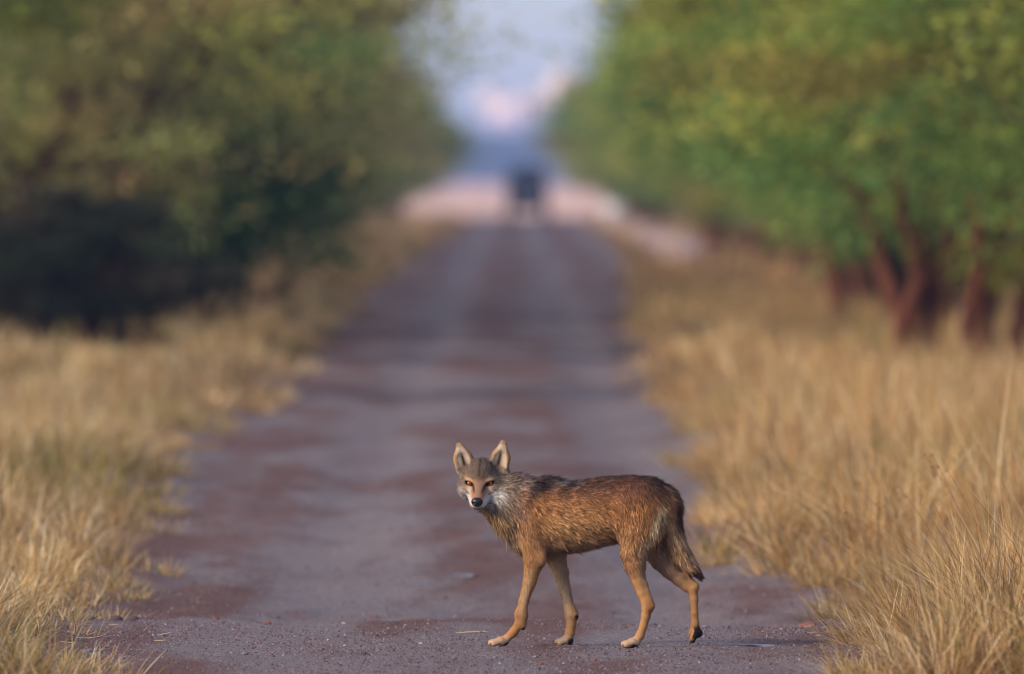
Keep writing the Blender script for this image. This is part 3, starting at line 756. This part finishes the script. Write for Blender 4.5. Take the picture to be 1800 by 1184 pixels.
# ------------------------------------------------------------------ gravel and loose stones on the track
def pebbles(name, n, y0, y1, smin, smax, seed, label):
    r = np.random.default_rng(seed)
    Y = r.uniform(y0, y1, n); a, b = edge_l(Y), edge_r(Y); X = a + (b - a) * r.random(n)
    X = np.where(r.random(n) < .25, np.where(r.random(n) < .5, a + np.abs(r.normal(0, .25, n)), b - np.abs(r.normal(0, .25, n))), X)
    keep = vnoise(X * 2.3, Y * .9, seed) + .5 * (r.random(n) - .5) > .34; X, Y = X[keep], Y[keep]; n = len(X)
    s = smin + (smax - smin) * r.random(n) ** 4
    oct_ = np.array([[1, 0, -.3], [-.5, .87, -.3], [-.5, -.87, -.3], [.45, .3, .8], [-.45, .1, .8], [.1, -.5, .8]], float)
    F = np.array([[0, 1, 3], [1, 4, 3], [1, 2, 4], [2, 5, 4], [2, 0, 5], [0, 3, 5], [3, 4, 5]])
    V = oct_[None] * r.uniform(.7, 1.2, (n, 6, 1)); V[..., 2] *= r.uniform(.45, .8, (n, 1))
    V[..., :2] += r.uniform(-.25, .25, (n, 6, 2)); a = r.uniform(0, 6.28, n)
    c, s_ = np.cos(a)[:, None], np.sin(a)[:, None]
    V = np.stack([V[..., 0] * c - V[..., 1] * s_, V[..., 0] * s_ + V[..., 1] * c, V[..., 2]], -1) * s[:, None, None]
    V += np.stack([X, Y, height(X, Y) + s * .2], -1)[:, None]
    t = r.random(n)
    C = np.where((t < .5)[:, None], lin(116, 103, 107), np.where((t < .8)[:, None], lin(98, 72, 67), np.where((t < .98)[:, None], lin(80, 66, 68), lin(162, 148, 148)))) * r.normal(1, .14, (n, 1)).clip(.6, 1.4)
    T = (np.arange(n)[:, None, None] * 6 + F[None]).reshape(-1, 3)
    tag(link(name, mesh_np(name, V.reshape(-1, 3), T, {'Col': np.repeat(C, 6, 0)}, M_pebble)), label, 'gravel', None, 'stuff')
M_pebble = blade_mat('pebble', 0, .85, .2)
pebbles('gravel', 56000, 53.5, 64, .0022, .0085, 201, 'fine grey and reddish gravel around the paws of the wolf')
pebbles('gravel', 5500, 64, 100, .004, .015, 202, 'coarser loose gravel on the track behind the wolf')

M_stone = {k: flat_mat('stone_' + k, c, .8, .3, noise=.25, scale=60) for k, c in (('slate', lin(108, 108, 118)), ('red', lin(120, 76, 66)), ('dark', lin(74, 64, 66)), ('pale', lin(172, 150, 144)))}
def stone(name, x, y, sx, sy, sz, mat, label, cat='stone', group=None, seed=0, px=True, rz=0.0, flat=False, sink=.25):
    r = random.Random(seed); X, Y = at_px(x, y) if px else (x, y)
    bm = bmesh.new()
    if flat:
        bmesh.ops.create_cube(bm, size=2)
        bmesh.ops.subdivide_edges(bm, edges=bm.edges[:], cuts=2, use_grid_fill=True)
    else: bmesh.ops.create_icosphere(bm, subdivisions=2, radius=1)
    for v in bm.verts:
        k = 1 + r.uniform(-.14, .14)
        v.co = Vector((v.co.x * sx * k, v.co.y * sy * (1 + r.uniform(-.14, .14)), v.co.z * sz * (1 + r.uniform(-.12, .12))))
    me = bpy.data.meshes.new(name); bm.to_mesh(me); bm.free(); me.materials.append(mat)
    o = link(name, me, None, (X, Y, float(height(X, Y)) + sz * (1 - 2 * sink)), rz)
    return tag(o, label, cat, group)
stone('flat_stone', 1327, 1136, .070, .05, .007, M_stone['slate'], 'long flat grey slate chip on gravel right of the wolf', seed=1, flat=True, rz=.15)
stone('flat_stone', 685, 1083, .042, .05, .008, M_stone['slate'], 'small bluish flat stone on the track left of the wolf', seed=2, flat=True)
stone('flat_stone', 165, 1146, .040, .05, .009, M_stone['slate'], 'grey flat stone at the left edge of the track by pale grass', seed=3, flat=True, rz=.4)
stone('flat_stone', 815, 992, .045, .08, .009, M_stone['slate'], 'pale bluish flat stone behind the legs of the wolf', seed=4, flat=True)
stone('red_stone', 1322, 1064, .014, .016, .011, M_stone['dark'], 'small dark stone on the gravel ridge near the right verge', seed=7)
stone('soil_clod', 240, 838, .12, .12, .05, M_stone['dark'], 'dark brown clod of earth among the left grass', 'clod', seed=8)
stone('soil_clod', 1425, 1082, .05, .05, .022, M_stone['red'], 'reddish clod of earth at the foot of the right grass', 'clod', seed=9)
for i, (px, py, s) in enumerate([(1447, 1092, .03), (1470, 1086, .022), (1500, 1112, .035), (1480, 1075, .025), (110, 1108, .03), (235, 1082, .025), (160, 1090, .02), (205, 1086, .03), (1520, 1122, .028)]):
    stone('soil_clod', px, py, s, s, s * .55, M_stone['dark'], 'small dark clod of earth along the edge of the track', 'clod', 'small clods at the track edge', seed=20 + i)
for i, (px, py, s, m) in enumerate([(470, 1096, .013, 'red'), (558, 1070, .012, 'dark'), (520, 1120, .010, 'slate'), (604, 1088, .009, 'pale'), (740, 1132, .008, 'pale'), (1045, 1160, .010, 'red'), (870, 1158, .008, 'slate'), (1150, 1096, .010, 'dark'), (430, 1150, .011, 'slate'), (640, 1150, .012, 'dark'), (950, 1168, .009, 'red'), (1240, 1100, .011, 'slate'), (380, 1085, .012, 'red')]):
    stone('pebble', px, py, s * 1.3, s * 1.3, s * .7, M_stone[m], {'red': 'small rust red pebble on the gravel track', 'dark': 'small dark pebble on the gravel track', 'slate': 'small grey pebble on the gravel track', 'pale': 'small whitish pebble on the gravel track'}[m], 'pebble', 'pebbles on the track', seed=40 + i)
# straws lying on the track
M_straw = flat_mat('fallen_straw', lin(190, 166, 134), .7, .2)
def straw(px, py, L, rz, label, group, w=.004, lift=.0):
    X, Y = at_px(px, py); n = 6; V = []; Q = []; c, s = math.cos(rz), math.sin(rz)
    for i in range(n + 1):
        t = i / n - .5; x, y = X + t * L * c, Y + t * L * s; z = float(height(x, y)) + .005 + lift * (t + .5) ** 2
        r = w * .5 * (1 - .5 * abs(t))
        for j in range(4):
            a = math.pi / 2 * j; V.append((x - s * math.cos(a) * r, y + c * math.cos(a) * r, z + math.sin(a) * r))
    for i in range(n):
        for j in range(4): Q.append([i * 4 + j, i * 4 + (j + 1) % 4, i * 4 + 4 + (j + 1) % 4, i * 4 + 4 + j])
    tag(link('straw', mesh_np('straw', np.array(V), np.array(Q), None, M_straw)), label, 'straw', group)
straw(829, 1111, .135, .25, 'pale straw lying on the gravel left of the front paw', None, .007)
straw(1268, 1073, .16, -.4, 'pale thin stem lying on the ridge behind the hind paw', None, .006, .012)
rs = random.Random(5)
for i in range(15):
    straw(rs.uniform(1390, 1560), rs.uniform(1088, 1165), rs.uniform(.05, .16), rs.uniform(-1.5, 1.5), 'broken straw scattered on dark soil beside the right grass', 'straws scattered at the right verge', .0026, rs.uniform(0, .02))
for i in range(9):
    straw(rs.uniform(90, 290), rs.uniform(1070, 1160), rs.uniform(.05, .13), rs.uniform(-1.5, 1.5), 'broken straw scattered on dark soil beside the left grass', 'straws scattered at the left verge', .0026, rs.uniform(0, .02))

# pale rocks heaped along the far right verge, a white block beyond them, a broken bough on the left
for i, (px, py, s) in enumerate([(1135, 432, .55), (1165, 445, .5), (1195, 452, .55), (1110, 418, .5), (1215, 462, .4), (1185, 470, .35), (1080, 405, .5)]):
    stone('pale_rock', px, py, s, s, s * .62, M_stone['pale'], 'pale pinkish rock heaped along the far right verge', 'rock', 'pale rocks on the far right verge', seed=70 + i)
X, Y = at_px(1080, 388); stone('white_rock', X, Y, .50, .5, .52, flat_mat('limestone', lin(206, 206, 208), .8, .2), 'whitish upright rock under the far end of the right trees', 'rock', seed=80, px=False)

# ------------------------------------------------------------------ trees
def tube(pts, radii, V, Q, seg=6):
    pts = [np.asarray(p, float) for p in pts]; b = len(V)
    for i, p in enumerate(pts):
        d = unit(pts[min(i + 1, len(pts) - 1)] - pts[max(i - 1, 0)]); s = unit(np.cross(d, [.3, .9, .2])); t = np.cross(d, s)
        for j in range(seg):
            a = 2 * math.pi * j / seg; V.append(p + (s * math.cos(a) + t * math.sin(a)) * radii[i])
    for i in range(len(pts) - 1):
        for j in range(seg): Q.append([b + i * seg + j, b + i * seg + (j + 1) % seg, b + (i + 1) * seg + (j + 1) % seg, b + (i + 1) * seg + j])

def make_tree(seed, H, R, z0, stems, nclump, nleaf, leaf, pal, lean=0.0, rbase=.10):
    """multi-stemmed thorn tree: returns trunk mesh and crown mesh; crown between z0 and H, radius R"""
    r = np.random.default_rng(seed); V, Q = [], []; tips = []
    for s in range(stems):
        a = 2 * math.pi * (s + r.random() * .7) / stems; out = r.uniform(.25, .65) * R
        base = np.array([math.cos(a) * .10 * stems ** .9, math.sin(a) * .10 * stems ** .9, -.15]) * (stems > 1) + np.array([0, 0, -.15 * (stems == 1)])
        top = np.array([math.cos(a) * out + lean * R, math.sin(a) * out, H * r.uniform(.62, .85)])
        pts = []
        for i in range(8):
            t = i / 7; q = base + (top - base) * np.array([t ** 1.4, t ** 1.4, t]); q[:2] += r.normal(0, .07, 2) * (i > 0) * (1 + t); pts.append(q)
        rb = rbase * r.uniform(.75, 1.2); tube(pts, [rb * (1 - .82 * i / 7) for i in range(8)], V, Q, 7); tips.append(pts)
    cl = []
    while len(cl) < nclump:
        p = r.uniform(-1, 1, 3); d = np.linalg.norm(p)
        if d > 1 or d < .35 and r.random() < .6: continue
        zt = (p[2] + 1) / 2; prof = (.62 + .38 * math.sin(math.pi * min(1, zt * 1.15)) ) if zt < .8 else 1.0
        c = np.array([p[0] * R * prof + lean * R * .7, p[1] * R * prof, z0 + (H - z0) * zt])
        cl.append(c)
    cl = np.array(cl)
    for c in cl:                                                     # a limb out to every clump
        best = min(((np.linalg.norm(q - c) + 1.2 * max(0, q[2] - c[2] + .3), k, i) for k, tp in enumerate(tips) for i, q in enumerate(tp) if i >= 2))
        q = tips[best[1]][best[2]]; m = (q + c) / 2 + np.array([0, 0, .15 * np.linalg.norm(q - c)]) + r.normal(0, .08, 3)
        rr = rbase * .30 * (1 - best[2] / 10); tube([q, q * .5 + m * .5 + r.normal(0, .03, 3), m, (m + c) / 2 + r.normal(0, .04, 3), c], [rr, rr * .85, rr * .65, rr * .45, rr * .2], V, Q, 5)
    tm = mesh_np('tree_trunk', np.array(V), np.array(Q), None, M_red if seed in (301, 302) else M_bark, True)
    # foliage: feathery sprays of narrow leaflets in flattened clumps
    w = r.uniform(.5, 1.5, nclump); idx = r.choice(nclump, nleaf, p=w / w.sum())
    sp = np.array([.40, .40, .17]) * (R / 3.0) ** .6
    P = cl[idx] + r.normal(0, 1, (nleaf, 3)) * sp * r.uniform(.55, 1.25, nclump)[idx][:, None]
    P[:, 2] = np.maximum(P[:, 2], .12 + .1 * r.random(nleaf))
    out = unit((P - cl[idx]) + .35 * (P - np.array([lean * R * .5, 0, z0])) + np.array([0, 0, -.15]))
    Dv = unit(out + r.normal(0, .55, (nleaf, 3))); sd = unit(np.cross(Dv, r.normal(0, 1, (nleaf, 3))))
    L = leaf * r.uniform(.6, 1.4, nleaf)
    pc = np.array(pal); cc = pc[r.choice(len(pc), nclump)][idx] * .75 + pc[r.choice(len(pc), nleaf)] * .25
    cc = cc * (r.normal(1, .24, (nclump, 1)).clip(.5, 1.6))[idx] * r.normal(1, .16, (nleaf, 1)).clip(.5, 1.5)
    n = nleaf; Vq = np.empty((n, 4, 3)); L1 = L[:, None]
    Vq[:, 0] = P; Vq[:, 1] = P + Dv * L1 * .5 + sd * L1 * .20; Vq[:, 2] = P + Dv * L1 + np.array([0, 0, -.12]) * L1; Vq[:, 3] = P + Dv * L1 * .5 - sd * L1 * .20
    cm = mesh_np('tree_crown', Vq.reshape(-1, 3), np.arange(n * 4).reshape(-1, 4), {'Col': np.clip(np.repeat(cc, 4, 0), 0, 1)}, M_leaf)
    return tm, cm
M_bark = flat_mat('thorn_bark', lin(58, 40, 34), .95, .05, noise=.45, scale=6)
M_red = flat_mat('reddish_bark', lin(98, 62, 48), .95, .05, noise=.4, scale=6)
M_leaf = blade_mat('thorn_leaf', .38, .6, .2)
YG = [lin(166, 164, 72), lin(140, 152, 64), lin(186, 168, 84), lin(112, 140, 66)]
GR = [lin(96, 130, 62), lin(84, 124, 62), lin(124, 146, 66), lin(96, 138, 74)]
OL = [lin(150, 150, 82), lin(126, 138, 76), lin(176, 160, 98), lin(108, 132, 74), lin(160, 142, 104)]
BR = [lin(165, 139, 101), lin(145, 130, 88), lin(180, 145, 103), lin(128, 114, 88)]
DG = [lin(72, 108, 50), lin(58, 98, 44), lin(94, 122, 58), lin(82, 104, 60)]
VAR = {
 'lime':  make_tree(301, 5.6, 3.1, .9, 9, 120, 32500, .115, YG + GR[:2], 0, .10),
 'lime2': make_tree(302, 6.2, 3.3, 1.1, 4, 110, 30000, .115, YG + GR, 0, .12),
 'green': make_tree(303, 5.2, 3.0, .8, 4, 100, 27500, .115, GR, 0, .10),
 'olive': make_tree(304, 6.0, 3.3, .7, 5, 80, 21250, .115, OL + YG[2:], .15, .13),
 'brown': make_tree(305, 5.6, 3.2, .6, 6, 80, 17500, .115, BR + OL, 0, .12),
 'bush':  make_tree(306, 3.0, 1.9, .25, 5, 70, 21250, .115, DG, 0, .06),
 'scrub': make_tree(311, 3.0, 2.0, .15, 7, 60, 15000, .12, [lin(58, 62, 44), lin(48, 52, 42), lin(70, 64, 48), lin(52, 66, 46)], 0, .05),
 'high':  make_tree(307, 6.2, 2.6, 2.3, 3, 70, 15000, .115, OL + YG, .1, .12),
 'lean':  make_tree(309, 5.6, 3.0, 1.2, 6, 110, 23750, .115, OL + BR + [lin(150, 160, 70)], .62, .10),
 'dark':  make_tree(308, 5.4, 3.2, .5, 5, 110, 27500, .115, DG + OL, 0, .11)}
def tree(kind, X, Y, sc, rz, label, group, name='thorn_tree', flip=1):
    e = bpy.data.objects.new(name, None); COL.objects.link(e); tm, cm = VAR[kind]
    e.location = (X, Y, float(height(X, Y))); e.rotation_euler.z = rz; e.scale = (sc, sc, sc)
    link('trunk', tm, e); link('crown', cm, e)
    return tag(e, label, 'bush' if kind in ('bush', 'scrub') else 'tree', group)
GL, GRR = 'thorn trees along the left side of the track', 'thorn trees along the right side of the track'
tree('lime', 4.4, 134, 1.0, .4, 'bright green thorn tree with reddish stems, foremost of the right row above golden grass', None)
tree('lime2', 5.7, 129, 1.0, 2.1, 'tall yellow green thorn tree just right of the reddish stems', None)
tree('green', 6.8, 146, 1.05, 1.1, 'deep green thorn tree close behind the reddish stems', None)
tree('high', 5.6, 104, .9, 3.0, 'yellowish thorn tree leaning over the golden right verge', None)
tree('lean', -5.1, 151, 1.05, .1, 'olive thorn tree with dark leaning stems behind the left grass', None)
tree('high', -6.0, 122, 1.0, .3, 'olive thorn tree hanging its twigs over the left verge', None)
tree('bush', -3.75, 168, 1.12, .7, 'bright leafy green bush below the leaning left tree', None, 'leafy_bush')
tree('dark', -6.6, 176, .85, 1.0, 'low dark green tree crowded behind the leaning left tree', None)
tree('olive', -7.0, 162, 1.1, 2.0, 'tall olive tree close behind the leaning left tree', None)
for k, (bx, by, sc, lab) in enumerate([(-4.15, 148.5, .60, 'low dark scrub bush right of the leaning left stems'), (-5.35, 147.5, .50, 'low dark scrub bush among the leaning left stems'), (-6.4, 149, .62, 'low dark scrub bush left of the leaning left stems'), (-5.1, 163, .8, 'dark scrub bush behind the leaning left stems'), (-6.2, 168, .9, 'broad dark scrub bush below the tall olive tree on the left')]):
    tree('scrub', bx, by, sc, 1.3 * k, lab, None, 'scrub_bush')
r3 = random.Random(11)
labL = {'olive': 'olive thorn tree in the left row', 'brown': 'brownish thinly leaved tree in the left row', 'dark': 'dark green dense tree in the left row', 'green': 'mid green thorn tree in the left row'}
labR = {'lime': 'bright yellow green thorn tree in the right row', 'lime2': 'mottled lime green thorn tree in the right row', 'green': 'deep green thorn tree in the right row', 'olive': 'dull olive thorn tree in the right row'}
ORD = ['first', 'second', 'third', 'fourth', 'fifth', 'sixth', 'seventh']
def ordl(lab, i, ref): return lab + ', ' + ORD[i] + ' beyond ' + ref if i < 5 else lab
Yc = 184.0; i = 0
while Yc < 640:
    k = ['olive', 'dark', 'olive', 'brown', 'olive', 'green', 'brown'][i % 7]
    tree(k, -5.1 + r3.uniform(-.5, .5) - (.6 if Yc > 240 else 0), Yc, r3.uniform(.9, 1.08), r3.uniform(0, 6.28), ordl(labL[k], i, 'the leaning tree'), GL)
    if i % 2 == 0:
        k = ['olive', 'brown', 'dark'][i // 2 % 3]
        tree(k, -9.3 - Yc * .012 + r3.uniform(-1, 1), Yc + r3.uniform(2, 8), r3.uniform(1.05, 1.25), r3.uniform(0, 6.28), labL[k] + ', behind the front row', GL + ', back row')
    Yc += 7.5 + (Yc - 184) * .035; i += 1
Yc = 160.0; i = 0
while Yc < 640:
    k = ['lime2', 'green', 'lime', 'olive', 'lime2'][i % 5]
    tree(k, (4.5 if Yc < 200 else 5.2) + r3.uniform(-.45, .6) + (.35 if Yc > 260 else 0) - (.35 if Yc > 470 else 0), Yc, r3.uniform(.92, 1.1), r3.uniform(0, 6.28), ordl(labR[k], i, 'the reddish stems'), GRR)
    if i % 2 == 0:
        k = ['lime', 'green', 'lime2'][i // 2 % 3]
        tree(k, 9.4 + Yc * .012 + r3.uniform(-1, 1), Yc + r3.uniform(2, 8), r3.uniform(1.05, 1.25), r3.uniform(0, 6.28), labR[k] + ', behind the front row', GRR + ', back row')
    Yc += 7.5 + (Yc - 160) * .035; i += 1

# ------------------------------------------------------------------ the far vehicle
def box(name, c, s, mat, parent, bev=.03, taper=None):
    bm = bmesh.new(); bmesh.ops.create_cube(bm, size=1)
    for v in bm.verts:
        k = taper if (taper and v.co.z > 0) else 1.0
        v.co = Vector((v.co.x * s[0] * k, v.co.y * s[1] * (1 - (1 - k) * .5), v.co.z * s[2]))
    if bev: bmesh.ops.bevel(bm, geom=bm.edges[:], offset=bev, segments=2, affect='EDGES')
    me = bpy.data.meshes.new(name); bm.to_mesh(me); bm.free(); me.materials.append(mat)
    return link(name, me, parent, c)
def disc(name, c, r, w, mat, parent, axis='X', seg=24):
    bm = bmesh.new(); bmesh.ops.create_cone(bm, cap_ends=True, segments=seg, radius1=r, radius2=r, depth=w)
    bmesh.ops.bevel(bm, geom=[e for e in bm.edges if len(e.link_faces) == 2 and any(len(f.verts) > 4 for f in e.link_faces)], offset=min(w, r) * .15, segments=2, affect='EDGES')
    bmesh.ops.rotate(bm, verts=bm.verts, matrix=Matrix.Rotation(math.pi / 2, 3, 'Y' if axis == 'X' else 'X'))
    me = bpy.data.meshes.new(name); bm.to_mesh(me); bm.free(); me.materials.append(mat)
    return link(name, me, parent, c)
M_paint = flat_mat('navy_paint', lin(58, 68, 104), .35, .5, noise=.12, scale=3)
M_tyre = flat_mat('tyre_rubber', lin(38, 36, 38), .9, .2); M_rim = flat_mat('steel_rim', lin(130, 130, 134), .4, .5, .8)
M_glass = flat_mat('vehicle_glass', lin(48, 58, 72), .08, .6, noise=.05); M_lamp = flat_mat('headlamp_glass', lin(190, 190, 186), .1, .6, noise=.05)
M_bump = flat_mat('grey_bumper', lin(96, 94, 98), .5, .4); M_canvas = flat_mat('dark_canvas', lin(56, 50, 64), .9, .1, noise=.2)
X, Y = at_px(927, 391)
jeep = bpy.data.objects.new('jeep', None); COL.objects.link(jeep); jeep.location = (X, Y, float(height(X, Y))); jeep.scale = (1.1, 1.1, 1.1)
tag(jeep, 'dark blue jeep with canvas top far down the track', 'jeep')
box('chassis', (0, 1.7, .52), (1.0, 3.2, .14), M_bump, jeep, .02)
hood = box('hood', (0, .62, .95), (1.06, 1.15, .50), M_paint, jeep, .06, .94)
box('body', (0, 2.35, .92), (1.52, 2.3, .70), M_paint, jeep, .07)
g = box('grille', (0, .02, .95), (.86, .06, .44), M_bump, hood, .015); g.location = (0, -.595, 0)
for k in range(7): box('grille_bar', (-.27 + .09 * k, -.64, 0), (.035, .03, .36), M_paint, hood, .008)
for s in (-1, 1):
    box('fender', (s * .62, .55, .98), (.36, .95, .09), M_paint, jeep, .03)
    hl = disc('headlight', (s * .36, .01, 1.02), .095, .08, M_lamp, jeep, 'Y')
    for yy in (.55, 2.85):
        w = bpy.data.objects.new('wheel', None); COL.objects.link(w); w.parent = jeep; w.location = (s * .66, yy, .37)
        disc('tyre', (0, 0, 0), .37, .23, M_tyre, w); disc('rim', (s * .03, 0, 0), .20, .20, M_rim, w)
    box('windscreen_post', (s * .66, 1.25, 1.55), (.06, .06, .66), M_paint, jeep, .01)
    box('rear_post', (s * .68, 3.35, 1.55), (.06, .06, .66), M_paint, jeep, .01)
    box('mirror', (s * .86, 1.2, 1.42), (.16, .05, .20), M_bump, jeep, .02)
box('bumper', (0, -.12, .62), (1.46, .14, .16), M_bump, jeep, .03)
box('windscreen', (0, 1.25, 1.56), (1.24, .03, .56), M_glass, jeep, .005)
box('canvas_top', (0, 2.3, 1.94), (1.50, 2.3, .16), M_canvas, jeep, .06)
for s in (-.32, .32):
    st = box('seat', (s, 1.95, 1.36), (.46, .14, .62), M_canvas, jeep, .05)

# a broken dark bough lying in the left verge
V, Q = [], []; rb = random.Random(3)
tube([(-.28, 0, .02), (-.12, .03, .16), (.06, 0, .27), (.20, -.03, .44), (.28, 0, .56)], [.085, .08, .07, .05, .025], V, Q, 8)
tube([(.04, 0, .26), (.14, .1, .30), (.30, .12, .28)], [.05, .035, .015], V, Q, 6)
tube([(-.12, .03, .16), (-.22, -.08, .30), (-.20, -.1, .42)], [.05, .035, .015], V, Q, 6)
X, Y = at_px(478, 562)
tag(link('broken_bough', mesh_np('broken_bough', np.array(V) * 1.15, np.array(Q), None, M_bark, True), None, (X, Y, float(height(X, Y)) - .02)), 'dark broken bough sticking up from the left grass', 'bough')

# ------------------------------------------------------------------ the air
bm = bmesh.new(); bmesh.ops.create_cube(bm, size=1)
me = bpy.data.meshes.new('haze'); bm.to_mesh(me); bm.free()
hz = link('haze', me, None, (0, 2850, 8.5)); hz.scale = (8100, 6500, 21.0); tag(hz, 'thin bluish evening haze over the whole track', 'haze', None, 'stuff')
mh = bpy.data.materials.new('haze'); mh.use_nodes = True; mh.node_tree.nodes.clear()
vo = mh.node_tree.nodes.new('ShaderNodeVolumePrincipled'); oo = mh.node_tree.nodes.new('ShaderNodeOutputMaterial')
vo.inputs['Color'].default_value = (.36, .52, .95, 1); vo.inputs['Density'].default_value = .00019; vo.inputs['Anisotropy'].default_value = .2
mh.node_tree.links.new(vo.outputs[0], oo.inputs['Volume']); me.materials.append(mh)
